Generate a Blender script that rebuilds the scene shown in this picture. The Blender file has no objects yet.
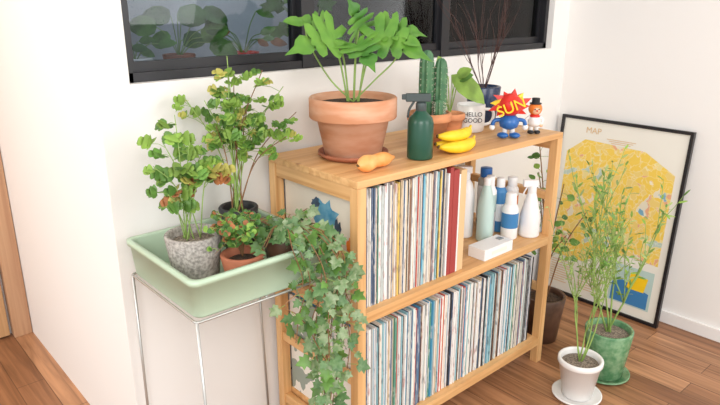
import bpy, math, random
from mathutils import Vector, Matrix
random.seed(7)
sc = bpy.context.scene
H = Vector((.665, .747, 0)); R = Vector((.747, -.665, 0)); Z = Vector((0, 0, 1))

# ------------------------------------------------------------ materials
def new_mat(name):
    m = bpy.data.materials.new(name); m.use_nodes = True
    return m, m.node_tree, m.node_tree.nodes["Principled BSDF"]

def mat(name, col, rough=.5, var=.0, scale=20, metal=0, transl=0, bump=0, stretch=None, col2=None, spec=None):
    m, nt, p = new_mat(name)
    p.inputs["Roughness"].default_value = rough
    p.inputs["Metallic"].default_value = metal
    if spec is not None: p.inputs["Specular IOR Level"].default_value = spec
    c = (*col, 1)
    p.inputs["Base Color"].default_value = c
    tc = nt.nodes.new("ShaderNodeTexCoord"); mp = nt.nodes.new("ShaderNodeMapping")
    if stretch: mp.inputs["Scale"].default_value = stretch
    nt.links.new(tc.outputs["Object"], mp.inputs["Vector"])
    nz = nt.nodes.new("ShaderNodeTexNoise"); nz.inputs["Scale"].default_value = scale; nz.inputs["Detail"].default_value = 3
    nt.links.new(mp.outputs[0], nz.inputs["Vector"])
    if var > 0 or col2:
        cr = nt.nodes.new("ShaderNodeValToRGB")
        a = col2 if col2 else tuple(max(0, x * (1 - var)) for x in col)
        b = col if col2 else tuple(min(1, x * (1 + var)) for x in col)
        cr.color_ramp.elements[0].position = .35; cr.color_ramp.elements[0].color = (*a, 1)
        cr.color_ramp.elements[1].position = .65; cr.color_ramp.elements[1].color = (*b, 1)
        nt.links.new(nz.outputs["Fac"], cr.inputs[0])
        nt.links.new(cr.outputs[0], p.inputs["Base Color"])
        src = cr.outputs[0]
    else: src = None
    if bump:
        bp = nt.nodes.new("ShaderNodeBump"); bp.inputs["Strength"].default_value = bump; bp.inputs["Distance"].default_value = .004
        nt.links.new(nz.outputs["Fac"], bp.inputs["Height"]); nt.links.new(bp.outputs[0], p.inputs["Normal"])
    if transl:
        tr = nt.nodes.new("ShaderNodeBsdfTranslucent"); tr.inputs[0].default_value = c
        if src: nt.links.new(src, tr.inputs[0])
        mx = nt.nodes.new("ShaderNodeMixShader"); mx.inputs[0].default_value = transl
        out = nt.nodes["Material Output"]
        nt.links.new(p.outputs[0], mx.inputs[1]); nt.links.new(tr.outputs[0], mx.inputs[2]); nt.links.new(mx.outputs[0], out.inputs[0])
    return m

def wood(name, c1, c2, axis, rough=.45, sc_=1.0):
    st = [38 * sc_] * 3; st[axis] = 1.6 * sc_
    m, nt, p = new_mat(name)
    tc = nt.nodes.new("ShaderNodeTexCoord"); mp = nt.nodes.new("ShaderNodeMapping"); mp.inputs["Scale"].default_value = st
    nt.links.new(tc.outputs["Object"], mp.inputs[0])
    nz = nt.nodes.new("ShaderNodeTexNoise"); nz.inputs["Scale"].default_value = 1.2; nz.inputs["Detail"].default_value = 5; nz.inputs["Distortion"].default_value = .6
    nt.links.new(mp.outputs[0], nz.inputs["Vector"])
    cr = nt.nodes.new("ShaderNodeValToRGB")
    cr.color_ramp.elements[0].position = .3; cr.color_ramp.elements[0].color = (*c1, 1)
    cr.color_ramp.elements[1].position = .65; cr.color_ramp.elements[1].color = (*c2, 1)
    nt.links.new(nz.outputs["Fac"], cr.inputs[0])
    mp2 = nt.nodes.new("ShaderNodeMapping"); s2 = [9.] * 3; s2[axis] = 4.; mp2.inputs["Scale"].default_value = s2
    nt.links.new(tc.outputs["Object"], mp2.inputs[0])
    vo = nt.nodes.new("ShaderNodeTexVoronoi"); vo.inputs["Scale"].default_value = 1.0
    nt.links.new(mp2.outputs[0], vo.inputs["Vector"])
    c2r = nt.nodes.new("ShaderNodeValToRGB")
    c2r.color_ramp.elements[0].position = .06; c2r.color_ramp.elements[0].color = (.5, .33, .22, 1)
    c2r.color_ramp.elements[1].position = .13; c2r.color_ramp.elements[1].color = (1, 1, 1, 1)
    nt.links.new(vo.outputs["Distance"], c2r.inputs[0])
    mu = nt.nodes.new("ShaderNodeMixRGB"); mu.blend_type = 'MULTIPLY'; mu.inputs[0].default_value = 1
    nt.links.new(cr.outputs[0], mu.inputs[1]); nt.links.new(c2r.outputs[0], mu.inputs[2])
    nt.links.new(mu.outputs[0], p.inputs["Base Color"])
    p.inputs["Roughness"].default_value = rough
    return m

def floor_mat():
    m, nt, p = new_mat("floor_planks")
    tc = nt.nodes.new("ShaderNodeTexCoord"); mp = nt.nodes.new("ShaderNodeMapping")
    mp.inputs["Rotation"].default_value = (0, 0, math.pi / 2)
    nt.links.new(tc.outputs["Object"], mp.inputs[0])
    br = nt.nodes.new("ShaderNodeTexBrick")
    br.inputs["Scale"].default_value = 1; br.inputs["Brick Width"].default_value = .62; br.inputs["Row Height"].default_value = .085
    br.inputs["Mortar Size"].default_value = .0012; br.inputs["Color1"].default_value = (.27, .12, .055, 1)
    br.inputs["Color2"].default_value = (.50, .26, .135, 1); br.inputs["Mortar"].default_value = (.12, .05, .025, 1)
    br.offset = .37
    nt.links.new(mp.outputs[0], br.inputs["Vector"])
    mp2 = nt.nodes.new("ShaderNodeMapping"); mp2.inputs["Scale"].default_value = (30, 1.8, 1)
    nt.links.new(tc.outputs["Object"], mp2.inputs[0])
    nz = nt.nodes.new("ShaderNodeTexNoise"); nz.inputs["Scale"].default_value = 1.3; nz.inputs["Detail"].default_value = 6; nz.inputs["Distortion"].default_value = 1
    nt.links.new(mp2.outputs[0], nz.inputs["Vector"])
    cr = nt.nodes.new("ShaderNodeValToRGB")
    cr.color_ramp.elements[0].position = .3; cr.color_ramp.elements[0].color = (.55, .5, .45, 1)
    cr.color_ramp.elements[1].position = .7; cr.color_ramp.elements[1].color = (1.3, 1.3, 1.25, 1)
    nt.links.new(nz.outputs["Fac"], cr.inputs[0])
    mu = nt.nodes.new("ShaderNodeMixRGB"); mu.blend_type = 'MULTIPLY'; mu.inputs[0].default_value = 1
    nt.links.new(br.outputs["Color"], mu.inputs[1]); nt.links.new(cr.outputs[0], mu.inputs[2])
    nt.links.new(mu.outputs[0], p.inputs["Base Color"]); p.inputs["Roughness"].default_value = .38
    return m

def spine_mat(name, col, ink):
    m, nt, p = new_mat(name)
    ink = tuple(.55 * a + .45 * c for a, c in zip(ink, col))
    tc = nt.nodes.new("ShaderNodeTexCoord"); mp = nt.nodes.new("ShaderNodeMapping"); mp.inputs["Scale"].default_value = (150, 6, 28)
    nt.links.new(tc.outputs["Object"], mp.inputs[0])
    nz = nt.nodes.new("ShaderNodeTexNoise"); nz.inputs["Scale"].default_value = 1; nz.inputs["Detail"].default_value = 5
    nt.links.new(mp.outputs[0], nz.inputs["Vector"])
    cr = nt.nodes.new("ShaderNodeValToRGB"); cr.color_ramp.elements[0].position = .56; cr.color_ramp.elements[0].color = (*col, 1)
    cr.color_ramp.elements[1].position = .66; cr.color_ramp.elements[1].color = (*ink, 1)
    nt.links.new(nz.outputs["Fac"], cr.inputs[0]); nt.links.new(cr.outputs[0], p.inputs["Base Color"])
    p.inputs["Roughness"].default_value = .5
    return m

def ramp_noise(name, stops, scale, detail=2, rough=.6, const=True, loc=(0, 0, 0)):
    m, nt, p = new_mat(name)
    tc = nt.nodes.new("ShaderNodeTexCoord"); mp = nt.nodes.new("ShaderNodeMapping"); mp.inputs["Location"].default_value = loc
    nt.links.new(tc.outputs["Object"], mp.inputs[0])
    nz = nt.nodes.new("ShaderNodeTexNoise"); nz.inputs["Scale"].default_value = scale; nz.inputs["Detail"].default_value = detail
    nt.links.new(mp.outputs[0], nz.inputs["Vector"])
    cr = nt.nodes.new("ShaderNodeValToRGB")
    if const: cr.color_ramp.interpolation = 'CONSTANT'
    e = cr.color_ramp.elements
    e[0].position = stops[0][0]; e[0].color = (*stops[0][1], 1)
    e[1].position = stops[1][0]; e[1].color = (*stops[1][1], 1)
    for s in stops[2:]:
        n = e.new(s[0]); n.color = (*s[1], 1)
    nt.links.new(nz.outputs["Fac"], cr.inputs[0]); nt.links.new(cr.outputs[0], p.inputs["Base Color"])
    p.inputs["Roughness"].default_value = rough
    return m

def glass_mat():
    m = bpy.data.materials.new("window_glass"); m.use_nodes = True; nt = m.node_tree
    nt.nodes.clear(); out = nt.nodes.new("ShaderNodeOutputMaterial")
    t = nt.nodes.new("ShaderNodeBsdfTransparent"); t.inputs[0].default_value = (.72, .76, .8, 1)
    g = nt.nodes.new("ShaderNodeBsdfGlossy"); g.inputs["Roughness"].default_value = .02
    fr = nt.nodes.new("ShaderNodeFresnel"); fr.inputs[0].default_value = 1.4
    mx = nt.nodes.new("ShaderNodeMixShader")
    nt.links.new(fr.outputs[0], mx.inputs[0]); nt.links.new(t.outputs[0], mx.inputs[1]); nt.links.new(g.outputs[0], mx.inputs[2])
    nt.links.new(mx.outputs[0], out.inputs[0]); return m

M = {}
M['wall'] = mat("wall_paint", (.86, .845, .82), .85)
M['ceil'] = mat("ceiling_paint", (.85, .84, .82), .9)
M['trimw'] = mat("white_trim", (.87, .85, .83), .5)
M['floor'] = floor_mat()
PA, PB = (.57, .285, .10), (.79, .48, .215)
M['wx'] = wood("pine_x", PA, PB, 0); M['wy'] = wood("pine_y", PA, PB, 1); M['wz'] = wood("pine_z", PA, PB, 2)
M['door'] = wood("door_wood", (.46, .25, .11), (.62, .38, .19), 2); M['trim'] = wood("door_trim_wood", (.42, .22, .12), (.55, .33, .19), 2)
M['black'] = mat("black_aluminium", (.012, .012, .015), .35)
M['blackm'] = mat("black_matte", (.02, .02, .022), .5)
M['glass'] = glass_mat()
M['terra'] = mat("terracotta", (.66, .28, .13), .8, var=.15, scale=14, stretch=(1, 1, 3), bump=.2)
M['terra2'] = mat("terracotta_weathered", (.72, .42, .28), .85, scale=9, stretch=(1, 1, 4), col2=(.60, .27, .14), bump=.25)
M['terrad'] = mat("terracotta_dark", (.36, .12, .06), .7, var=.2)
M['soil'] = mat("soil", (.06, .035, .02), .95, var=.6, scale=160, bump=1)
M['soilgrey'] = mat("gravel_soil", (.22, .18, .14), .95, var=.6, scale=220, bump=1)
M['conc'] = mat("speckled_concrete", (.36, .33, .30), .85, var=.35, scale=150, bump=.4)
M['traygreen'] = mat("pale_green_plastic", (.54, .69, .52), .35, transl=.12)
M['wire'] = mat("grey_wire", (.50, .50, .48), .3, metal=.6)
M['white'] = mat("white_glaze", (.85, .84, .82), .25)
M['whitep'] = mat("white_plastic", (.86, .86, .86), .35)
M['greenpot'] = mat("mottled_green_glaze", (.09, .24, .11), .25, scale=45, col2=(.22, .38, .21))
M['brownpot'] = mat("brown_ceramic", (.10, .05, .03), .4, var=.3)
M['navy'] = mat("navy_glaze", (.015, .03, .075), .25, var=.2)
M['dgreen'] = mat("dark_green_plastic", (.012, .075, .045), .3)
M['dgrey'] = mat("dark_grey_plastic", (.05, .07, .07), .4)
M['gourd'] = mat("gourd_skin", (.90, .48, .17), .45, scale=30, col2=(.85, .34, .09))
M['banana'] = mat("banana_skin", (.92, .60, .02), .45, var=.08, scale=25)
M['bantip'] = mat("banana_tip", (.12, .07, .02), .7)
M['cactus'] = mat("cactus_skin", (.05, .15, .07), .5, scale=40, col2=(.09, .22, .10))
M['spine'] = mat("cactus_spine", (.8, .75, .6), .6)
M['l1'] = mat("leaf_fresh", (.27, .45, .08), .45, var=.3, scale=18, transl=.35)
M['l2'] = mat("leaf_mid", (.14, .30, .06), .4, var=.35, scale=18, transl=.32)
M['l3'] = mat("leaf_dark", (.07, .18, .04), .38, var=.3, scale=18, transl=.25)
M['l4'] = mat("leaf_yellowing", (.58, .54, .14), .5, var=.25, scale=25, transl=.35)
M['lr'] = mat("leaf_reddish", (.42, .16, .06), .5, var=.35, scale=25, transl=.3)
M['liv'] = mat("ivy_leaf", (.14, .26, .09), .4, scale=60, col2=(.36, .46, .26), transl=.25)
M['liv2'] = mat("ivy_leaf_dark", (.08, .19, .06), .4, scale=60, col2=(.18, .31, .13), transl=.2)
M['big'] = mat("philodendron_leaf", (.18, .40, .06), .3, scale=12, col2=(.07, .23, .035), transl=.22)
M['olive'] = mat("olive_leaf", (.36, .46, .16), .45, var=.25, scale=25, transl=.3)
M['stemg'] = mat("green_stem", (.26, .40, .10), .5, var=.2)
M['stemr'] = mat("brown_stem", (.24, .12, .05), .6, var=.3)
M['twig'] = mat("dark_twig", (.07, .03, .025), .7)
M['red'] = mat("red_paint", (.70, .03, .02), .35)
M['yel'] = mat("yellow_paint", (.95, .62, .02), .35)
M['blue'] = mat("blue_paint", (.02, .13, .42), .3)
M['skyb'] = mat("label_blue", (.05, .22, .48), .4)
M['paleb'] = mat("pale_aqua_plastic", (.50, .66, .62), .35)
M['orange'] = mat("orange_paint", (.85, .22, .03), .35)
M['skin'] = mat("doll_skin", (.85, .52, .33), .4)
M['mapw'] = mat("poster_paper", (.84, .82, .74), .6)
M['sleeve'] = mat("record_cover_cream", (.80, .73, .62), .6, var=.06, scale=6)
M['inkblue'] = mat("cover_ink_blue", (.05, .28, .48), .6, scale=30, col2=(.20, .45, .60))
M['inkdark'] = mat("cover_ink_dark", (.03, .04, .06), .6, scale=30, col2=(.06, .12, .2))
M['cover2'] = ramp_noise("record_cover_plain", [(0, (.30, .35, .30)), (.38, (.80, .77, .70)), (.66, (.45, .42, .35))], 8, 3, loc=(1.1, 0, 2))
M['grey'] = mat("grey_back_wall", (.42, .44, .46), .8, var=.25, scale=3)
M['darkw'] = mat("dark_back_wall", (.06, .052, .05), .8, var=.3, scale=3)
M['ledge'] = mat("back_ledge", (.25, .24, .24), .7)
M['redbook'] = mat("red_book_cloth", (.36, .05, .045), .6); M['kraft'] = mat("kraft_board", (.72, .50, .27), .7)

# ------------------------------------------------------------ builder
def catmull(pts, n=6):
    pts = [Vector(p) for p in pts]; P = [pts[0] * 2 - pts[1]] + pts + [pts[-1] * 2 - pts[-2]]
    out = []
    for i in range(1, len(P) - 2):
        for k in range(n):
            t = k / n; a, b, c, d = P[i - 1], P[i], P[i + 1], P[i + 2]
            out.append(.5 * ((2 * b) + (c - a) * t + (2 * a - 5 * b + 4 * c - d) * t * t + (3 * b - a - 3 * c + d) * t ** 3))
    out.append(pts[-1]); return out

SH = {
 'simple': [(0, 0), (.26, .15), (.40, .38), (.36, .62), (.2, .85), (0, 1)],
 'narrow': [(0, 0), (.14, .2), (.18, .5), (.12, .8), (0, 1)],
 'round': [(0, 0), (.35, .05), (.55, .3), (.55, .6), (.35, .88), (.12, 1), (0, .93)],
 'rlobe': [(0, 0), (.28, .04), (.52, .30), (.60, .52), (.46, .62), (.34, .60), (.38, .84), (.22, .97), (.08, .95), (0, .86)],
 'ivy': [(0, .03), (.2, -.14), (.40, -.02), (.58, .16), (.36, .30), (.56, .56), (.26, .60), (.14, .82), (0, 1)],
 'split': [(0, .06), (.05, -.16), (.24, -.40), (.34, -.30), (.20, -.04), (.50, -.14), (.66, -.04), (.58, .06), (.20, .14),
           (.52, .18), (.62, .32), (.50, .36), (.17, .34), (.42, .46), (.46, .58), (.34, .60), (.15, .54), (.26, .74), (.20, .86), (.10, .92), (0, 1.15)],
}
class B:
    def __init__(s): s.v = []; s.f = []; s.mi = []; s.sm = []; s.mats = []
    def add(s, vs, fs, m, smooth=True):
        m = M[m] if isinstance(m, str) else m
        if m not in s.mats: s.mats.append(m)
        k = s.mats.index(m); o = len(s.v); s.v += [tuple(v) for v in vs]
        for f in fs: s.f.append(tuple(o + i for i in f)); s.mi.append(k); s.sm.append(smooth)
    def box(s, x0, x1, y0, y1, z0, z1, m, rot=None, org=None):
        vs = [Vector((x, y, z)) for z in (z0, z1) for y in (y0, y1) for x in (x0, x1)]
        if rot is not None:
            o = Vector(org) if org is not None else Vector(((x0 + x1) / 2, (y0 + y1) / 2, (z0 + z1) / 2))
            vs = [o + rot @ (v - o) for v in vs]
        s.add(vs, [(0, 2, 3, 1), (4, 5, 7, 6), (0, 1, 5, 4), (2, 6, 7, 3), (0, 4, 6, 2), (1, 3, 7, 5)], m, False)
    def loops(s, L, m, closeb=True, closet=False, smooth=True):
        n = len(L[0]); vs = [p for l in L for p in l]; fs = []
        for i in range(len(L) - 1):
            for j in range(n):
                a = i * n + j; b = i * n + (j + 1) % n; fs.append((a, b, b + n, a + n))
        if closeb: fs.append(tuple(reversed(range(n))))
        if closet: fs.append(tuple(range((len(L) - 1) * n, len(L) * n)))
        s.add(vs, fs, m, smooth)
    def lathe(s, x, y, z0, prof, m, seg=36, rib=None, closet=True, closeb=True, M4=None):
        L = []
        for r, z in prof:
            ring = []
            for k in range(seg):
                a = 2 * math.pi * k / seg; rr = max(r, .0004)
                if rib: rr *= 1 + rib[1] * math.cos(rib[0] * a)
                p = Vector((rr * math.cos(a), rr * math.sin(a), z))
                if M4 is not None: p = M4 @ p
                ring.append(Vector((x, y, z0)) + p)
            L.append(ring)
        s.loops(L, m, closeb, closet)
    def tube(s, pts, r, m, seg=6):
        pts = [Vector(p) for p in pts]; n = len(pts); L = []
        t0 = (pts[1] - pts[0]).normalized(); u = t0.orthogonal().normalized()
        for i, p in enumerate(pts):
            t = (pts[min(i + 1, n - 1)] - pts[max(i - 1, 0)]).normalized()
            u = (u - t * u.dot(t)).normalized(); w = t.cross(u)
            rr = r[i] if isinstance(r, (list, tuple)) else r
            L.append([p + (u * math.cos(2 * math.pi * k / seg) + w * math.sin(2 * math.pi * k / seg)) * rr for k in range(seg)])
        s.loops(L, m, True, True)
    def ball(s, c, rad, m, seg=20, rings=12, rot=None):
        c = Vector(c); rad = (rad, rad, rad) if isinstance(rad, (int, float)) else rad; L = []
        for i in range(rings + 1):
            ph = -math.pi / 2 + math.pi * i / rings; cr = max(math.cos(ph), .01)
            ring = []
            for k in range(seg):
                p = Vector((rad[0] * cr * math.cos(2 * math.pi * k / seg), rad[1] * cr * math.sin(2 * math.pi * k / seg), rad[2] * math.sin(ph)))
                if rot is not None: p = rot @ p
                ring.append(c + p)
            L.append(ring)
        s.loops(L, m, True, True)
    def leaf(s, base, d, n, L, W, kind, m, fold=.15, droop=.25):
        d = Vector(d).normalized(); n = Vector(n); n = (n - d * n.dot(d))
        n = n.normalized() if n.length > 1e-4 else d.orthogonal().normalized()
        sd = d.cross(n); base = Vector(base)
        o = SH[kind]; N = len(o)
        def pt(x, y): return base + sd * (x * W) + d * (y * L) + n * (fold * abs(x) * W - droop * L * y * y)
        vs = []; fs = []; last = 0
        for x, y in o:
            yc = min(max(y, last), 1.0) if kind == 'split' else min(max(y, .0), 1)
            last = max(last, yc)
            vs += [pt(0, yc), pt(x * .55, yc * .5 + y * .5) + n * .02 * L, pt(x, y), pt(-x * .55, yc * .5 + y * .5) + n * .02 * L, pt(-x, y)]
        for i in range(N - 1):
            a = i * 5; b = a + 5
            fs += [(a, a + 1, b + 1, b), (a + 1, a + 2, b + 2, b + 1), (a, b, b + 3, a + 3), (a + 3, b + 3, b + 4, a + 4)]
        s.add(vs, fs, m, True)
    def done(s, name, bevel=0, parent=None, seg=2):
        me = bpy.data.meshes.new(name); me.from_pydata(s.v, [], s.f)
        for m in s.mats: me.materials.append(m)
        me.polygons.foreach_set("material_index", s.mi); me.polygons.foreach_set("use_smooth", s.sm); me.update()
        ob = bpy.data.objects.new(name, me); sc.collection.objects.link(ob)
        if bevel:
            b = ob.modifiers.new("bevel", 'BEVEL'); b.width = bevel; b.segments = seg; b.limit_method = 'ANGLE'
        if parent: ob.parent = parent
        return ob

def empty(name, loc=(0, 0, 0)):
    e = bpy.data.objects.new(name, None); e.location = loc; e.empty_display_size = .05; sc.collection.objects.link(e); return e
def text(name, body, size, loc, rot, m, parent, ext=.0006):
    c = bpy.data.curves.new(name, 'FONT'); c.body = body; c.size = size; c.extrude = ext; c.align_x = 'CENTER'
    c.materials.append(M[m]); o = bpy.data.objects.new(name, c); o.location = loc; o.rotation_euler = rot
    sc.collection.objects.link(o); o.parent = parent; return o
def rnd(a, b): return random.uniform(a, b)
def rv(s=1): return Vector((rnd(-1, 1), rnd(-1, 1), rnd(-1, 1))) * s

# ------------------------------------------------------------ room
WY = 1.42; CX = .49; RX = 2.40
b = B(); b.box(-1.8, 2.5, -1.8, 2.62, -.05, 0, 'floor'); b.done("floor")
b = B(); b.box(-1.8, 3.5, -.6, 2.62, 2.5, 2.56, 'ceil'); b.done("ceiling")
b = B()
WX0, WX1, WZ0, WZ1 = .565, 2.29, 1.04, 2.0
b.box(CX, WX0, WY, WY + .12, 0, 2.5, 'wall'); b.box(WX1, RX + .1, WY, WY + .12, 0, 2.5, 'wall')
b.box(WX0, WX1, WY, WY + .12, 0, WZ0, 'wall'); b.box(WX0, WX1, WY, WY + .12, WZ1, 2.5, 'wall')
b.done("wall_back")
b = B(); b.box(RX, RX + .1, -1.8, WY, 0, 2.5, 'wall'); b.done("wall_right")
b = B(); b.box(CX, CX + .08, WY + .12, 2.5, 0, 2.5, 'wall'); b.done("wall_return")
b = B(); b.box(-1.8, CX + .08, 2.5, 2.6, 0, 2.5, 'wall'); b.done("wall_hallway")
b = B(); b.box(RX - .012, RX, -1.8, WY, 0, .05, 'trimw'); b.done("baseboard_right", .002)
b = B()
b.box(-.45, .415, 2.472, 2.498, .008, 2.02, 'door')
b.box(.40, .413, 2.464, 2.472, .35, .42, 'wire'); b.tube([(.418, 2.466, .34), (.418, 2.466, .43)], .006, 'wire', 8)
b.tube([(-.38, 2.43, 1.0), (-.28, 2.43, 1.0)], .008, 'wire', 8); b.tube([(-.38, 2.472, 1.0), (-.38, 2.43, 1.0)], .008, 'wire', 8)
b.done("door_1", .001)
b = B(); b.box(.425, .488, 2.45, 2.499, 0, 2.08, 'trim'); b.box(-.52, -.46, 2.45, 2.499, 0, 2.08, 'trim'); b.box(-.46, .425, 2.45, 2.499, 2.025, 2.08, 'trim'); b.done("trim_1", .002)

# window
b = B(); fy0, fy1 = WY + .025, WY + .075
b.box(WX0, WX1, fy0, fy1, WZ0, WZ0 + .022, 'black'); b.box(WX0, WX1, fy0, fy1, WZ1 - .03, WZ1, 'black')
b.box(WX0, WX0 + .02, fy0, fy1, WZ0, WZ1, 'black'); b.box(WX1 - .02, WX1, fy0, fy1, WZ0, WZ1, 'black')
for x in (1.09, 1.67): b.box(x - .02, x + .02, fy0 - .003, fy1, WZ0, WZ1, 'black')
xs = [WX0 + .02, 1.07, 1.11, 1.65, 1.69, WX1 - .02]
for i in range(3):
    x0, x1 = xs[i * 2], xs[i * 2 + 1]
    yy = fy0 + .01 + (.012 if i != 1 else 0)
    b.box(x0, x1, yy, yy + .02, WZ0 + .022, WZ0 + .045, 'black')
    b.box(x0, x0 + .014, yy, yy + .02, WZ0 + .045, WZ1 - .03, 'black'); b.box(x1 - .014, x1, yy, yy + .02, WZ0 + .045, WZ1 - .03, 'black')
    b.box(x0 + .014, x1 - .014, yy + .008, yy + .011, WZ0 + .045, WZ1 - .03, 'glass')
b.done("window_1")

# space behind the window
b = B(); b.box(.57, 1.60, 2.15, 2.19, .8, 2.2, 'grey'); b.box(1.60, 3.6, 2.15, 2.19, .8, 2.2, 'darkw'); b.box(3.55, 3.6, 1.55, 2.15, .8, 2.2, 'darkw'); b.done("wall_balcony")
b = B(); b.box(.57, 3.5, 1.56, 2.14, .96, .99, 'ledge'); b.done("windowsill_outer")

# ------------------------------------------------------------ rack
rx0, rx1, ry0, ry1, rz = .914, 1.785, 1.035, 1.40, .825
P = .028
b = B()
for x in (rx0, rx1 - P):
    for y in (ry0, ry1 - P): b.box(x, x + P, y, y + P, 0, rz - .0185, 'wz')
    for zz, h in ((.770, .036), (.60, .026), (.445, .03), (.27, .026), (.055, .03)):
        b.box(x + .004, x + P - .004, ry0 + P, ry1 - P, zz, zz + h, 'wy')
def shelf(z, t, x0=rx0 + P + .001, x1=rx1 - P - .001, y0=ry0, y1=ry1):
    n = 4; w = (y1 - y0) / n
    for i in range(n): b.box(x0, x1, y0 + i * w + .0005, y0 + (i + 1) * w - .0003, z - t, z, 'wx')
shelf(rz, .018, rx0 + .0, rx1 + .0)
shelf(.48, .03); shelf(.10, .03)
b.box(rx0 + P, rx1 - P, ry1 - .012, ry1, .62, .65, 'wx')
b.tube([(rx0 + P, ry1 - .006, .14), (rx1 - P, ry1 - .006, .44)], .002, 'blackm'); b.tube([(rx0 + P, ry1 - .01, .44), (rx1 - P, ry1 - .01, .14)], .002, 'blackm')
b.done("wooden_shelf_rack", .0015)

# records
pal = [((.84, .82, .76), (.1, .1, .12)), ((.76, .70, .60), (.25, .1, .08)), ((.86, .85, .83), (.5, .1, .08)), ((.66, .52, .34), (.1, .08, .06)),
       ((.03, .03, .035), (.5, .5, .5)), ((.10, .15, .24), (.7, .7, .7)), ((.07, .32, .52), (.8, .8, .8)), ((.55, .07, .05), (.8, .7, .6)),
       ((.52, .58, .56), (.08, .08, .1)), ((.24, .13, .08), (.7, .6, .4)), ((.80, .58, .15), (.1, .1, .1)), ((.30, .54, .60), (.05, .08, .1)), ((.34, .34, .34), (.8, .8, .8)), ((.10, .30, .22), (.8, .8, .7))]
SP = [spine_mat("spine_%d" % i, *c) for i, c in enumerate(pal)]
wts_u = [7, 5, 6, 4, 6, 3.5, 3, 3.6, 3.5, 3, 1.3, 2.2, 2.5, 1.4]; wts_l = [6, 3, 7, 2, 4.5, 3.5, 6, 2.2, 4, 1.5, .8, 7.5, 2.5, 1]
def records(name, x0, x1, z0, w, cover):
    b = B(); x = x0
    while x < x1 - .003:
        t = random.choice((.0028, .0034, .0034, .004, .005, .0075)); h = rnd(.308, .316); y = ry0 + .02 + rnd(0, .006)
        if x + t > x1: t = x1 - x
        m = random.choices(SP, w)[0]
        b.box(x + .0002, x + t - .0002, y, y + .312, z0 + .0005, z0 + h, m)
        x += t
    b.box(x0 - .004, x0 - .0005, ry0 + .03, ry0 + .335, z0 + .0005, z0 + .312, cover)
    if cover == 'sleeve':
        xf = x0 - .0043
        def blot(cy, cz, ry_, rz_, m, seed, n=22):
            st = random.getstate(); random.seed(seed)
            pts = [(xf, cy, cz)]
            for k in range(n):
                a = 2 * math.pi * k / n; q = rnd(.6, 1.15); pts.append((xf, cy + ry_ * q * math.cos(a), cz + rz_ * q * math.sin(a)))
            b.add(pts, [(0, 1 + k, 1 + (k + 1) % n) for k in range(n)], m, False); random.setstate(st)
        blot(1.20, .70, .055, .045, 'inkblue', 3); xf -= .0002
        blot(1.235, .72, .022, .018, 'inkdark', 4); blot(1.145, .665, .014, .035, 'inkdark', 5); blot(1.10, .64, .012, .025, 'orange', 6); blot(1.30, .66, .014, .006, 'inkdark', 8)
    b.done(name)
records("vinyl_record_collection", .949, 1.255, .48, wts_u, 'sleeve')
records("vinyl_record_collection", .949, 1.715, .10, wts_l, 'cover2')
b = B()
for x0, x1, h, m in ((1.257, 1.263, .30, 'white'), (1.264, 1.278, .315, 'redbook'), (1.279, 1.302, .305, 'redbook'), (1.303, 1.309, .29, 'white'), (1.310, 1.334, .30, 'kraft')):
    b.box(x0, x1, ry0 + .018, ry0 + .27, .4805, .48 + h, m)
b.done("book_row", .001)

# ------------------------------------------------------------ pots
def pot(b, x, y, z, rt, rb, h, m, soil='soil', lip=None, foot=0, seg=40):
    pr = [(rb * .96, foot), (rb, foot + .002)]
    if lip:
        lh, lt = lip; rr = rb + (rt - lt - rb) * (h - lh) / h
        pr += [(rr, h - lh), (rt - .002, h - lh + .001), (rt, h - lh + .004), (rt, h - .003), (rt - .003, h)]
    else: pr += [(rt, h - .003), (rt - .002, h)]
    pr += [(rt - .008, h), (rt - .011, h - .005), (rt - .013, h - .022)]
    b.lathe(x, y, z, pr, m, seg, closet=False)
    b.lathe(x, y, z, [(rt - .012, h - .02), (rt * .6, h - .015), (0, h - .013)], soil, seg, closeb=False)
def saucer(b, x, y, z, r, m, h=.012):
    b.lathe(x, y, z, [(r * .85, 0), (r, h * .6), (r, h), (r - .004, h), (r * .84, .004), (0, .004)], m, 40)

# big terracotta pot + split-leaf philodendron
b = B(); X, Y = 1.074, 1.234
saucer(b, X, Y, rz + .0005, .094, 'terrad', .016)
pot(b, X, Y, rz + .005, .115, .075, .155, 'terra2', lip=(.055, .008))
base = Vector((X, Y, rz + .145))
def pp(s, c, z): return Vector((X, Y, 0)) + R * s - H * c + Z * z
N1 = (-H * .6 + Z * .8)
LV = [(-.040, .03, 1.130, (-.75, .5, -.02), .115, .115), (.055, .02, 1.128, (.95, .25, -.10), .13, .12), (-.070, -.02, 1.150, (-.4, .2, .3), .07, .075),
      (.012, .05, 1.118, (.35, .75, -.30), .085, .085), (.015, -.03, 1.150, (-.05, .25, .45), .075, .08), (.085, -.02, 1.150, (.9, .1, .08), .09, .085)]
for s_, c_, z_, d, L, W in LV:
    tip = pp(s_, c_, z_); o = base + R * s_ * .15 + rv(.006)
    mid = o.lerp(tip, .55) - R * (s_ * .10) + Z * .02
    b.tube(catmull([o - Z * .01, mid, tip], 6), .0026, 'stemg', 6)
    b.leaf(tip, R * d[0] - H * d[1] + Z * d[2], N1 + rv(.12), L, W * 1.12, 'split', 'big', .22, .28)
for sgn, zt, ts, dz in ((-1, 1.165, .120, .2), (1, 1.13, .12, -.1)):
    tip = pp(sgn * ts, .01, zt)
    b.tube(catmull([base, pp(sgn * .06, 0, 1.03), pp(sgn * (ts - .012), .01, zt - .05), tip], 8), .0022, 'stemg', 6)
    b.leaf(tip, R * sgn * .6 + Z * dz - H * .3, N1, .055, .05, 'simple', 'big', .2, .2)
b.done("potted_philodendron")

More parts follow.
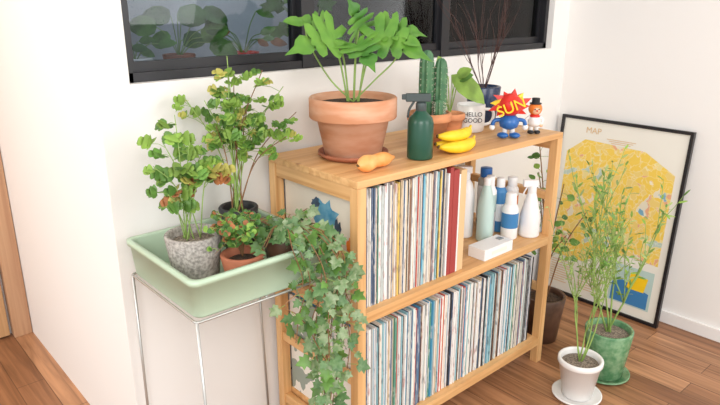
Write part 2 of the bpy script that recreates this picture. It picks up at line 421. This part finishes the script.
# spray bottle green
b = B(); X, Y = 1.19, 1.10
b.lathe(X, Y, rz + .0005, [(.030, 0), (.034, .003), (.034, .095), (.030, .108), (.016, .122), (.012, .13)], 'dgreen')
b.lathe(X, Y, rz + .125, [(.014, 0), (.014, .02), (.010, .024)], 'dgrey')
rm = Matrix.Rotation(math.atan2(R.y, R.x), 3, 'Z')
b.box(X - .04, X + .024, Y - .009, Y + .009, rz + .150, rz + .170, 'dgrey', rm, (X, Y, 0))
b.box(X - .05, X - .038, Y - .006, Y + .006, rz + .155, rz + .168, 'dgrey', rm, (X, Y, 0))
c = Vector((X, Y, rz))
b.tube(catmull([c - R * .018 + Z * .15, c - R * .030 + Z * .13, c - R * .034 + Z * .108], 4), .0035, 'dgrey', 6)
b.done("spray_bottle", .003)

# gourd
b = B(); p0 = Vector((.958, 1.080, rz)); p1 = Vector((1.088, 1.092, rz)); n = 14; pts = []; rr = []
prof = [.003, .012, .018, .021, .021, .0195, .0175, .0165, .017, .018, .0185, .017, .013, .007, .003]
for i in range(n + 1): t = i / n; pts.append(p0.lerp(p1, t) + Z * .0215 + Vector((0, .008 * math.sin(t * 3.1), 0))); rr.append(prof[i])
b.tube(pts, rr, 'gourd', 16); b.tube([pts[0], pts[0] + Vector((-.006, 0, .004))], .0025, 'bantip')
b.done("butternut_gourd")

# cactus
b = B(); X, Y = 1.35, 1.215
pot(b, X, Y, rz + .0005, .064, .046, .09, 'terra', lip=(.026, .005))
def cact(x, y, z, h, r):
    pr = [(r * .8, 0), (r * .95, h * .15), (r, h * .5), (r * .97, h * .82), (r * .75, h * .94), (r * .4, h * .99), (0, h)]
    b.lathe(x, y, z, pr, 'cactus', 48, rib=(8, .14))
    for k in range(8):
        a = 2 * math.pi * k / 8
        for j in range(1, 11):
            q = Vector((x + r * 1.12 * math.cos(a), y + r * 1.12 * math.sin(a), z + h * j / 11.8))
            for e in range(2): b.tube([q, q + Vector((math.cos(a), math.sin(a), rnd(-.8, .8))).normalized() * .006], .0004, 'spine', 3)
cact(X - .008, Y + .008, rz + .07, .195, .019); cact(X + .030, Y - .012, rz + .07, .172, .0175); cact(X + .002, Y - .034, rz + .07, .06, .013)
b.done("potted_cactus")

# small terracotta pot with broad leaves
b = B(); X, Y = 1.475, 1.245
pot(b, X, Y, rz + .0005, .048, .036, .07, 'terra', lip=(.02, .004))
o = Vector((X, Y, rz + .06))
for ds, dz, d, L, W, k in ((.0, .125, (.7, .3, -.5), .13, .085, 'l1'), (-.02, .12, (-.5, .3, .5), .05, .045, 'l4'), (.015, .12, (.6, .2, .4), .05, .045, 'l1'), (-.01, .12, (-.6, .4, .2), .045, .04, 'l1'), (.02, .11, (.7, .5, .4), .05, .04, 'l2'), (-.03, .14, (-.2, .3, .7), .045, .04, 'l1')):
    tip = o + R * ds + Z * dz - H * .01
    b.tube(catmull([o, o.lerp(tip, .5) + rv(.005), tip], 4), .0018, 'stemg'); b.leaf(tip, R * d[0] - H * d[1] + Z * d[2], -H * .75 + Z * .6, L, W, 'simple', k, .15, .15)
b.done("potted_seedling")

# bananas
b = B()
for k, (ox, oy, oz, ang) in enumerate(((1.325, 1.088, .0175, .02), (1.345, 1.125, .0175, .12), (1.335, 1.107, .043, .07))):
    pts = []; rr = []; n = 14
    for i in range(n + 1):
        t = i / n * 2 - 1; x = t * .074; y = -.022 * (1 - t * t) * (1 if k < 2 else .8); q = Vector((x * math.cos(ang) - y * math.sin(ang), x * math.sin(ang) + y * math.cos(ang), 0))
        q = Vector((q.x * 1, q.y, .006 * t * t)); pts.append(Vector((ox, oy, rz + oz)) + q)
        rr.append(.0168 * max(.18, (1 - abs(t) ** 3.2)) ** .7)
    b.tube(pts, rr, 'banana', 9); e = pts[-1]; b.tube([e, e + (e - pts[-3]).normalized() * .014 + Z * .004], [.0045, .0038], 'banana', 7)
    f = pts[0]; b.tube([f, f + (f - pts[2]).normalized() * .004], [.005, .004], 'bantip', 7)
b.done("banana_bunch")

# mug
e = empty("coffee_mug", (1.578, 1.245, rz + .0005)); b = B()
b.lathe(0, 0, 0, [(.037, 0), (.043, .003), (.045, .02), (.045, .085), (.0435, .087), (.042, .085), (.041, .01), (0, .008)], 'white')
b.tube(catmull([R * .043 + Z * .070, R * .068 + Z * .066, R * .072 + Z * .044, R * .062 + Z * .026, R * .043 + Z * .02], 5), .0048, 'white', 8)
b.done("mug_body", parent=e)
ang = math.atan2(R.y, R.x)
text("mug_lettering", "HELLO\nGOOD", .019, -H * .0455 + Z * .054, (math.pi / 2, 0, ang), 'blackm', e, .0008)

# navy pot with branches
b = B(); X, Y = 1.715, 1.305
pot(b, X, Y, rz + .0005, .058, .045, .125, 'navy')
def twig(b, p, d, L, r, depth, m, leafm=None, kids=3, up=.25, spread=.5, leafL=.02, ymax=9, xmax=9, kind='narrow', nl=2):
    n = 5; pts = [p]; dd = d.normalized()
    for i in range(n):
        dd = (dd + rv(.13) + Z * up * .12).normalized(); q = pts[-1] + dd * (L / n)
        q.y = min(q.y, ymax); q.x = min(q.x, xmax); pts.append(q)
    b.tube(pts, [r * (1 - .5 * i / n) for i in range(n + 1)], m, 5)
    if depth > 0:
        for k in range(kids):
            i = random.randint(2, n); nd = (dd + rv(spread) + Z * up).normalized()
            twig(b, pts[i], nd, L * rnd(.5, .75), r * .62, depth - 1, m, leafm, kids, up, spread, leafL, ymax, xmax, kind, nl)
    if leafm and depth <= 1:
        for i in range(1, n + 1):
            for _ in range(nl):
                b.leaf(pts[i], (dd * .6 + rv(.8)), -H * .5 + Z + rv(.5), leafL * rnd(.7, 1.2), leafL * .8, kind, random.choice(leafm), .1, .15)
for k in range(9):
    twig(b, Vector((X, Y, rz + .1)), R * (-.45 + .11 * k) + Z + H * rnd(-.2, .1), .24, .0016, 1, 'twig', None, 4, .3, .35, ymax=1.40)
b.done("vase_of_branches")

# figurines
e = empty("sun_head_figurine", (1.580, 1.10, rz + .0005)); b = B()
for s_ in (-1, 1):
    b.ball(R * s_ * .018 + Z * .009 - H * .006, (.015, .018, .009), 'blue'); b.tube([R * s_ * .012 + Z * .012, R * s_ * .01 + Z * .04], .008, 'white', 10)
b.lathe(0, 0, .026, [(.010, 0), (.026, .008), (.030, .022), (.024, .038), (.012, .046), (0, .048)], 'blue')
for s_ in (-1, 1): b.tube(catmull([R * s_ * .022 + Z * .056, R * s_ * .044 + Z * .052, R * s_ * .050 + Z * .036], 4), .006, 'blue', 10); b.ball(R * s_ * .050 + Z * .032, .009, 'white')
hc = Z * .100
b.ball(hc, (.036, .036, .034), 'red')
for k in range(12):
    a = 2 * math.pi * k / 12 + .2; dr = R * math.cos(a) * 1.2 + Z * math.sin(a) * .85; pd = (R * -math.sin(a) + Z * math.cos(a))
    m = 'red' if k % 4 != 1 else 'yel'
    L = .056 if k % 2 == 0 else .05
    q = hc + H * .004
    vs = [q + dr * .028 + pd * .012 - H * .012, q + dr * .028 - pd * .012 - H * .012, q + dr * .028 - pd * .012 + H * .012, q + dr * .028 + pd * .012 + H * .012, q + dr * L + pd * .010]
    b.add(vs, [(0, 1, 4), (1, 2, 4), (2, 3, 4), (3, 0, 4), (3, 2, 1, 0)], m, False)
b.done("figurine_body", parent=e)
text("figurine_lettering", "SUN", .045, hc - H * .038 - Z * .015, (math.pi / 2, -.40, ang), 'yel', e, .003)
b = B(); X, Y = 1.692, 1.085; c = Vector((X, Y, rz + .0005))
for s_ in (-1, 1):
    b.ball(c + R * s_ * .010 + Z * .006 - H * .004, (.009, .011, .006), 'blackm'); b.tube([c + R * s_ * .009 + Z * .008, c + R * s_ * .008 + Z * .03], .007, 'white', 10)
    b.tube(catmull([c + R * s_ * .015 + Z * .054, c + R * s_ * .026 + Z * .042, c + R * s_ * .022 + Z * .028], 4), .005, 'white', 8); b.ball(c + R * s_ * .022 + Z * .026, .006, 'skin')
b.lathe(X, Y, c.z + .024, [(.015, 0), (.020, .008), (.017, .028), (.010, .038), (0, .039)], 'white')
b.lathe(X, Y, c.z + .052, [(.0165, 0), (.0155, .005), (.012, .009)], 'red')
b.ball(c + Z * .078, (.021, .021, .021), 'orange'); b.ball(c + Z * .076 - H * .006, (.016, .016, .016), 'skin')
for s_ in (-1, 1): b.ball(c + Z * .079 - H * .0212 + R * s_ * .006, .0022, 'blackm', 8, 6)
b.ball(c + Z * .0745 - H * .0225, .003, 'red', 8, 6)
b.lathe(X, Y, c.z + .093, [(.018, 0), (.018, .003), (.012, .004), (.012, .018), (0, .019)], 'blackm')
b.done("doll_figurine")

# ------------------------------------------------------------ shelf bottles
def bottle(name, x, y, prof, m, cap=None, capm=None, label=None, trig=None):
    b = B(); z = .4805; b.lathe(x, y, z, prof, m)
    if cap: b.lathe(x, y, z, cap, capm)
    if label: b.lathe(x, y, z, [(label[2] + .0005, label[0]), (label[2] + .0008, label[1])], label[3], closeb=False, closet=False)
    if trig:
        zt = z + trig
        b.box(x - .03, x + .018, y - .008, y + .008, zt, zt + .022, capm, rm, (x, y, 0)); q = Vector((x, y, zt))
        b.tube(catmull([q - R * .016, q - R * .026 - Z * .02, q - R * .028 - Z * .032], 4), .003, capm)
    b.done(name, .0015)
bottle("detergent_bottle", 1.548, 1.225, [(.026, 0), (.030, .004), (.030, .15), (.022, .18), (.012, .195)], 'whitep', [(.013, .19), (.013, .215), (.010, .219), (0, .22)], 'whitep', trig=.215)
bottle("detergent_bottle", 1.61, 1.29, [(.028, 0), (.032, .004), (.032, .14), (.022, .17), (.012, .185)], 'whitep', [(.016, .18), (.016, .215), (0, .216)], 'whitep', label=(.04, .12, .032, 'paleb'))
bottle("detergent_bottle", 1.568, 1.155, [(.023, 0), (.027, .004), (.026, .12), (.016, .17), (.010, .19)], 'paleb', [(.011, .185), (.011, .21), (0, .212)], 'whitep')
bottle("detergent_bottle", 1.645, 1.115, [(.023, 0), (.027, .004), (.027, .10), (.021, .115), (.016, .12)], 'whitep', [(.019, .115), (.017, .15), (.014, .155), (0, .156)], 'whitep', label=(.04, .09, .027, 'skyb'))
bottle("detergent_bottle", 1.715, 1.085, [(.031, 0), (.034, .005), (.033, .07), (.021, .12), (.013, .15)], 'whitep', [(.014, .145), (.014, .17), (.006, .178), (0, .18)], 'whitep', trig=.168)
bottle("detergent_bottle", 1.625, 1.185, [(.020, 0), (.022, .004), (.022, .15), (.014, .165)], 'whitep', [(.014, .163), (.014, .20), (0, .202)], 'whitep', label=(.08, .14, .022, 'paleb'))
bottle("detergent_bottle", 1.675, 1.18, [(.020, 0), (.023, .004), (.023, .14), (.014, .155)], 'skyb', [(.014, .153), (.014, .185), (0, .187)], 'whitep', label=(.04, .10, .023, 'whitep'))
bottle("spray_can", 1.70, 1.26, [(.024, 0), (.026, .003), (.026, .16), (.018, .17)], 'wire', [(.02, .168), (.02, .2), (0, .202)], 'blue', label=(.02, .14, .026, 'whitep'))
bottle("spray_can", 1.727, 1.17, [(.020, 0), (.022, .003), (.022, .14), (.016, .15)], 'whitep', [(.016, .148), (.016, .18), (0, .182)], 'whitep', label=(.06, .12, .022, 'orange'))
b = B(); b.box(1.425, 1.565, 1.043, 1.105, .4805, .515, 'whitep'); b.box(1.46, 1.535, 1.0422, 1.0435, .492, .504, 'mapw'); b.box(1.53, 1.55, 1.065, 1.085, .5155, .518, 'wire'); b.done("tissue_box", .004)

# ------------------------------------------------------------ planter stand
tx0, tx1, ty0, ty1 = .500, .860, 1.06, 1.395; tz0, tz1 = .603, .69
def rrect(x0, x1, y0, y1, r, z, n=5):
    o = []
    for cx, cy, a0 in ((x1 - r, y1 - r, 0), (x0 + r, y1 - r, 90), (x0 + r, y0 + r, 180), (x1 - r, y0 + r, 270)):
        for k in range(n + 1):
            a = math.radians(a0 + 90 * k / n); o.append(Vector((cx + r * math.cos(a), cy + r * math.sin(a), z)))
    return o
b = B()
def rr_(ins, z, r=.02): return rrect(tx0 + ins, tx1 - ins, ty0 + ins, ty1 - ins, r, z)
b.loops([rr_(.012, tz0), rr_(.010, tz0 + .004), rr_(.005, tz1 - .012), rr_(0, tz1 - .012), rr_(0, tz1), rr_(.011, tz1), rr_(.012, tz1 - .004), rr_(.018, tz0 + .006)], 'traygreen')
b.loops([rr_(.018, tz0 + .006), rr_(.05, tz0 + .006)], 'traygreen', False, True)
b.done("planter_tray")
b = B(); ring = rr_(.006, tz0 - .004, .01); b.tube(ring + [ring[0]], .003, 'wire')
b.tube([(.68, ty0 + .006, tz0 - .004), (.68, ty1 - .006, tz0 - .004)], .0028, 'wire')
for x, sx in ((tx0 + .008, 0), (tx1 - .008, .02)):
    for y, sy in ((ty0 + .008, -.02), (ty1 - .008, .01)): b.tube([(x, y, tz0 - .004), (x + sx, y + sy, 0.003)], .0034, 'wire', 8)
b.done("wire_plant_stand")
TF = tz0 + .0075

def stemleaf(b, o, tip, mats, kind='rlobe', L=.035, n=7, trip=True, sm='stemg', r=.0016, t0=.3, ymax=1.405, pet=(.015, .045), facing=.7):
    side = (tip - o); mid = o.lerp(tip, .5) + Vector((side.x * -.12, side.y * -.12, .03)) + rv(.008)
    pts = catmull([o, mid, tip], 10)
    b.tube(pts, [r * (1 - .4 * i / (len(pts) - 1)) for i in range(len(pts))], sm, 5)
    for k in range(n):
        t = t0 + (1 - t0) * (k + .5 * random.random()) / n; p = pts[min(int(t * (len(pts) - 1)), len(pts) - 1)]
        a = rnd(0, 2 * math.pi); dd = (R * math.cos(a) * 1.1 + H * math.sin(a) * .7 + Z * rnd(-.1, .6)).normalized()
        q = p + dd * rnd(*pet); q.y = min(q.y, ymax - .03)
        b.tube([p, p.lerp(q, .5) + Z * .004, q], .0008, 'stemg', 4)
        for j in ((-1, 0, 1) if trip else (0,)):
            ld = (Matrix.Rotation(j * 1.25, 3, 'Z') @ dd) + Z * rnd(-.35, .15)
            s = L * rnd(.7, 1.15); b.leaf(q, ld, Z * .7 - H * facing + rv(.4), s, s, kind, random.choice(mats), .15, .2)

# grey pot plant
b = B(); X, Y = .598, 1.235
pot(b, X, Y, TF, .064, .050, .115, 'conc', 'soilgrey')
o = Vector((X, Y, TF + .1))
for tip in ((.54, 1.28, .88), (.555, 1.25, .82), (.60, 1.28, .985), (.615, 1.25, .93), (.57, 1.29, .93), (.650, 1.26, .90), (.685, 1.23, .86), (.63, 1.20, .87), (.525, 1.24, .80), (.66, 1.27, .85)):
    stemleaf(b, o + Vector((rnd(-.02, .02), rnd(-.02, .02), 0)), Vector(tip), ['l1', 'l1', 'l2', 'l2'] if tip[2] > .87 else ['l1', 'l2', 'l4', 'l1', 'l2', 'lr'], n=4, L=.030, t0=.55, pet=(.01, .045))
b.done("potted_columbine")
# tall plant behind
b = B(); X, Y = .775, 1.335
pot(b, X, Y, TF, .05, .038, .115, 'blackm')
o = Vector((X, Y, TF + .1))
for tip in ((.755, 1.31, 1.10), (.735, 1.30, 1.02), (.83, 1.28, 1.065), (.895, 1.29, 1.02), (.925, 1.28, .955), (.70, 1.33, 1.00), (.72, 1.32, .94), (.79, 1.25, .96), (.87, 1.24, .91), (.66, 1.35, 1.01), (.80, 1.30, 1.0), (.86, 1.30, .98), (.77, 1.31, 1.06), (.75, 1.30, 1.08)):
    stemleaf(b, o + Vector((rnd(-.02, .02), rnd(-.02, .02), 0)), Vector(tip), ['l1', 'l1', 'l1', 'l2', 'l4'] if random.random() < .5 else ['l1', 'l2', 'l2', 'l1'], n=6, L=.024, t0=.5, sm='stemr' if random.random() < .5 else 'stemg', r=.0018, pet=(.015, .05))
b.done("potted_meadow_rue")
# reddish fern
b = B(); X, Y = .668, 1.145
pot(b, X, Y, TF, .05, .036, .075, 'terrad')
o = Vector((X, Y, TF + .065))
for k in range(30):
    a = rnd(0, 2 * math.pi); rad = rnd(.02, .075); tip = o + Vector((rad * math.cos(a), rad * math.sin(a), rnd(.02, .10)))
    stemleaf(b, o, tip, ['l2', 'l3', 'l3', 'l1', 'l2', 'lr'], kind='round', n=6, L=.012, t0=.35, sm='stemr', r=.0008, pet=(.006, .02))
b.done("potted_fern")
# ivy
b = B(); X, Y = .795, 1.165
pot(b, X, Y, TF, .052, .04, .08, 'brownpot')
o = Vector((X, Y, TF + .07))
def vine(pts, dens=.012, L=.03, mats=('liv', 'liv', 'liv2', 'liv2', 'l2')):
    pp_ = catmull(pts, 12); b.tube(pp_, .0012, 'stemr', 5); acc = 0
    for i in range(1, len(pp_)):
        acc += (pp_[i] - pp_[i - 1]).length
        while acc > dens:
            acc -= dens * rnd(.6, 1.5); a = rnd(0, 6.28); dd = R * math.cos(a) + H * math.sin(a) * .6 + Z * rnd(-.7, .3)
            q = pp_[i] + dd.normalized() * rnd(.006, .028); b.tube([pp_[i], q], .0007, 'stemg', 4)
            s = L * rnd(.5, 1.15); b.leaf(q, dd + Z * -.3, -H * .7 + Z * .5 + rv(.55), s, s * .95, 'ivy', random.choice(mats), .12, .15)
for k in range(18):
    a = rnd(0, 6.28); rad = rnd(.03, .095); vine([o, o + Vector((rad * .5 * math.cos(a), rad * .5 * math.sin(a), .045)), o + Vector((rad * math.cos(a) - .01, rad * math.sin(a), rnd(.0, .06)))], .015, .027)
for (x, y, z1) in ((.845, 1.02, .02), (.83, 1.0, .25), (.855, 1.01, .38), (.79, 1.0, .42), (.76, 1.02, .50), (.85, 1.0, .50), (.80, 1.03, .20), (.86, 1.02, .10), (.74, 1.02, .54), (.81, 1.02, .34), (.835, 1.01, .12)):
    t_ = o + Vector((0, 0, .03)); edge = Vector((x - .01, y + .02, .69 + rnd(0, .02)))
    m1 = Vector((x + rnd(-.05, .015), y + rnd(-.015, .01), .63 + (z1 - .63) * .4)); m2 = Vector((x + rnd(-.06, .01), y + rnd(-.02, .01), .63 + (z1 - .63) * .72))
    vine([o, t_.lerp(edge, .5) + Z * .02, edge, Vector((x, y, .63)), m1, m2, Vector((x + rnd(-.06, .0), y - .01, z1))], .018, .031)
b.done("potted_ivy")

# ------------------------------------------------------------ floor plants
b = B(); X, Y = 1.69, .84
saucer(b, X, Y, .0005, .078, 'white', .012); pot(b, X, Y, .005, .070, .046, .135, 'white', 'soilgrey', lip=(.02, .002))
o = Vector((X, Y, .12))
for k, d in enumerate(((-.15, .2, 1), (.15, .05, 1), (.35, -.05, 1), (-.05, -.1, 1), (-.35, .1, 1))):
    twig(b, o + rv(.008), R * d[0] + H * d[1] + Z * d[2], .27, .0028, 2, 'stemg', ['l1', 'olive', 'olive'], 3, .35, .55, .016, xmax=2.2, nl=1)
b.done("potted_pencil_tree")
b = B(); X, Y = 1.875, .845
saucer(b, X, Y, .0005, .084, 'greenpot', .012); pot(b, X, Y, .005, .078, .060, .17, 'greenpot', 'soilgrey')
o = Vector((X, Y, .155))
for k, d in enumerate(((-.15, .1, 1), (.12, .2, 1), (.35, 0, 1), (-.35, .0, 1))):
    twig(b, o + rv(.008), R * d[0] + H * d[1] + Z * d[2], .29, .0038, 2, 'stemg', ['l1', 'olive', 'olive', 'l2'], 4, .5, .55, .026, xmax=2.16, nl=1)
b.done("potted_olive_shrub")
b = B(); X, Y = 1.925, 1.13
pot(b, X, Y, .0005, .08, .06, .18, 'brownpot')
o = Vector((X, Y, .165))
for tip in ((1.90, 1.2, .80), (1.93, 1.15, .72), (1.97, 1.12, .6), (1.88, 1.17, .65), (1.95, 1.2, .55), (2.02, 1.05, .5), (1.88, 1.04, .45)):
    stemleaf(b, o + rv(.01), Vector(tip), ['l1', 'l2', 'l3'], kind='simple', n=9, L=.03, trip=False, sm='stemr', r=.003, t0=.35)
b.done("potted_ficus")

# ------------------------------------------------------------ poster
W_, H_ = .53, .77
e = empty("framed_map_poster", (2.312, 1.125, .003)); e.rotation_euler = (-.083, 0, -math.pi / 2)
b = B(); t = .012
b.box(-W_ / 2, W_ / 2, 0, .018, 0, t, 'black'); b.box(-W_ / 2, W_ / 2, 0, .018, H_ - t, H_, 'black')
b.box(-W_ / 2, -W_ / 2 + t, 0, .018, t, H_ - t, 'black'); b.box(W_ / 2 - t, W_ / 2, 0, .018, t, H_ - t, 'black')
b.box(-W_ / 2 + t, W_ / 2 - t, .008, .016, t, H_ - t, 'mapw'); b.done("frame_and_paper", parent=e)
m, nt, p = new_mat("map_print")
tc = nt.nodes.new("ShaderNodeTexCoord")
n0 = nt.nodes.new("ShaderNodeTexNoise"); n0.inputs["Scale"].default_value = 14; n0.inputs["Detail"].default_value = 4
nt.links.new(tc.outputs["Object"], n0.inputs["Vector"])
vm = nt.nodes.new("ShaderNodeVectorMath"); vm.operation = 'MULTIPLY_ADD'; vm.inputs[1].default_value = (.11, .11, .11)
nt.links.new(n0.outputs["Color"], vm.inputs[0]); nt.links.new(tc.outputs["Object"], vm.inputs[2])
vo = nt.nodes.new("ShaderNodeTexVoronoi"); vo.feature = 'DISTANCE_TO_EDGE'; vo.inputs["Scale"].default_value = 34
nt.links.new(vm.outputs[0], vo.inputs["Vector"])
c1 = nt.nodes.new("ShaderNodeValToRGB"); c1.color_ramp.elements[0].position = .02; c1.color_ramp.elements[0].color = (.6, .57, .48, 1); c1.color_ramp.elements[1].position = .06; c1.color_ramp.elements[1].color = (0, 0, 0, 1)
nt.links.new(vo.outputs["Distance"], c1.inputs[0])
vc = nt.nodes.new("ShaderNodeTexVoronoi"); vc.inputs["Scale"].default_value = 34; nt.links.new(vm.outputs[0], vc.inputs["Vector"])
nz = nt.nodes.new("ShaderNodeTexNoise"); nz.inputs["Scale"].default_value = 5; nz.inputs["Detail"].default_value = 3; nt.links.new(tc.outputs["Object"], nz.inputs["Vector"])
sp = nt.nodes.new("ShaderNodeSeparateColor"); nt.links.new(vc.outputs["Color"], sp.inputs[0])
ma = nt.nodes.new("ShaderNodeMath"); ma.operation = 'MULTIPLY_ADD'; ma.inputs[1].default_value = .26; nt.links.new(sp.outputs[0], ma.inputs[0]); nt.links.new(nz.outputs["Fac"], ma.inputs[2])
c2 = nt.nodes.new("ShaderNodeValToRGB"); c2.color_ramp.interpolation = 'CONSTANT'; el = c2.color_ramp.elements
el[0].position = 0; el[0].color = (.50, .62, .54, 1); el[1].position = .44; el[1].color = (.84, .70, .30, 1)
for ps, cc in ((.50, (.88, .62, .10)), (.70, (.85, .64, .20)), (.78, (.80, .42, .24)), (.82, (.80, .74, .58)), (.87, (.20, .42, .55))):
    x_ = el.new(ps); x_.color = (*cc, 1)
nt.links.new(ma.outputs[0], c2.inputs[0])
mx = nt.nodes.new("ShaderNodeMixRGB"); mx.blend_type = 'SCREEN'; mx.inputs[0].default_value = .5
nt.links.new(c2.outputs[0], mx.inputs[1]); nt.links.new(c1.outputs[0], mx.inputs[2]); nt.links.new(mx.outputs[0], p.inputs["Base Color"]); p.inputs["Roughness"].default_value = .5
M['map'] = m
b = B(); b.add([(-.225, .0072, .17), (-.08, .0072, .17), (-.02, .0072, .21), (.10, .0072, .25), (.225, .0072, .24), (.225, .0072, .60), (.10, .0072, .67), (-.15, .0072, .68), (-.225, .0072, .62)], [tuple(range(9))], 'map', False)
b.add([(.05, .0070, .05), (.22, .0070, .05), (.22, .0070, .21), (.05, .0070, .21)], [(0, 1, 2, 3)], 'paleb', False)
b.add([(.06, .0068, .055), (.21, .0068, .055), (.21, .0068, .12), (.10, .0068, .15), (.06, .0068, .13)], [(0, 1, 2, 3, 4)], 'skyb', False)
b.add([(.12, .0067, .12), (.19, .0067, .12), (.20, .0067, .18), (.13, .0067, .19)], [(0, 1, 2, 3)], 'yel', False)
for cx in (-.22, -.09):
    for i in range(10): b.box(cx, cx + rnd(.07, .115), .0066, .0072, .05 + i * .0105, .0530 + i * .0105, 'kraft')
for i in range(3): b.box(-.06 + .01 * i, .06 - .01 * i, .0066, .0072, .694 - i * .007, .6965 - i * .007, 'kraft')
b.done("map_print", parent=e)
text("map_title", "MAP", .034, (-.12, .0068, .708), (math.pi / 2, 0, 0), 'kraft', e, .0003)

# ------------------------------------------------------------ plants behind the window
def wplant(name, x, y, m, lm, seed, hh=.16, L=.07, kind='simple', n=10):
    random.seed(seed); b = B(); pot(b, x, y, .9905, .05, .038, .075, m)
    o = Vector((x, y, 1.055))
    for k in range(n):
        tip = o + R * rnd(-.11, .11) + Z * rnd(.03, hh) + H * rnd(-.04, .04)
        b.tube(catmull([o, o.lerp(tip, .5) + Z * .02, tip], 4), .0015, 'stemg', 4)
        b.leaf(tip, R * (1 if (tip - o).dot(R) > 0 else -1) + Z * rnd(-.5, .5), -H + Z * .5 + rv(.3), L * rnd(.7, 1.2), L * .7, kind, random.choice(lm), .1, .2)
    b.done(name)
wplant("balcony_potted_plant", .90, 1.85, 'terrad', ['l3', 'l2'], 3, .14, .08, 'round')
wplant("balcony_potted_plant", 1.10, 1.80, 'red', ['l3', 'lr', 'l2'], 4, .14, .05)
wplant("balcony_potted_plant", 1.42, 1.85, 'white', ['l3', 'l2'], 5, .18, .07, 'ivy')
wplant("balcony_potted_plant", 1.95, 1.80, 'terrad', ['l3', 'l3'], 6, .16, .07, 'round')
wplant("balcony_potted_plant", .74, 1.80, 'white', ['l3', 'l2'], 8, .08, .05)

# ------------------------------------------------------------ light
w = bpy.data.worlds.new("world"); sc.world = w; w.use_nodes = True
bg = w.node_tree.nodes["Background"]; bg.inputs[0].default_value = (.985, .99, 1, 1); bg.inputs[1].default_value = 1.2
def area(name, loc, tgt, size, en, col=(1, 1, 1)):
    l = bpy.data.lights.new(name, 'AREA'); l.shape = 'RECTANGLE'; l.size = size[0]; l.size_y = size[1]; l.energy = en; l.color = col
    o = bpy.data.objects.new(name, l); o.location = loc; o.rotation_euler = (Vector(tgt) - Vector(loc)).to_track_quat('-Z', 'Y').to_euler(); sc.collection.objects.link(o)
area("daylight_window_light", (-.9, -1.2, 2.1), (1.5, 1.1, .6), (1.6, 1.4), 52, (1, .985, .96))
area("side_window_light", (1.9, -1.5, 1.7), (1.4, 1.3, .5), (1.4, 1.4), 27, (1, .98, .96))
area("return_wall_fill", (-1.3, 1.6, 1.9), (.5, 1.9, .8), (1.0, 1.0), 17, (1, .98, .95))  # added off-frame fill that brightens the return wall, no actual fixture
area("balcony_fill", (1.3, 1.7, 2.1), (1.3, 2.0, 1.0), (1.2, .3), 4, (.9, .95, 1))  # added fill so the dark space behind the glass gets some light

cam = bpy.data.cameras.new("camera"); co = bpy.data.objects.new("camera", cam); sc.collection.objects.link(co)
cam.sensor_width = 36; cam.lens = 31.35; cam.clip_start = .02
co.location = (0, 0, 1.22)
pitch = math.radians(17.8); d = H * math.cos(pitch) - Z * math.sin(pitch)
co.rotation_euler = d.to_track_quat('-Z', 'Y').to_euler()
sc.camera = co
sc.view_settings.view_transform = 'Standard'; sc.view_settings.look = 'None'; sc.view_settings.exposure = 0.02
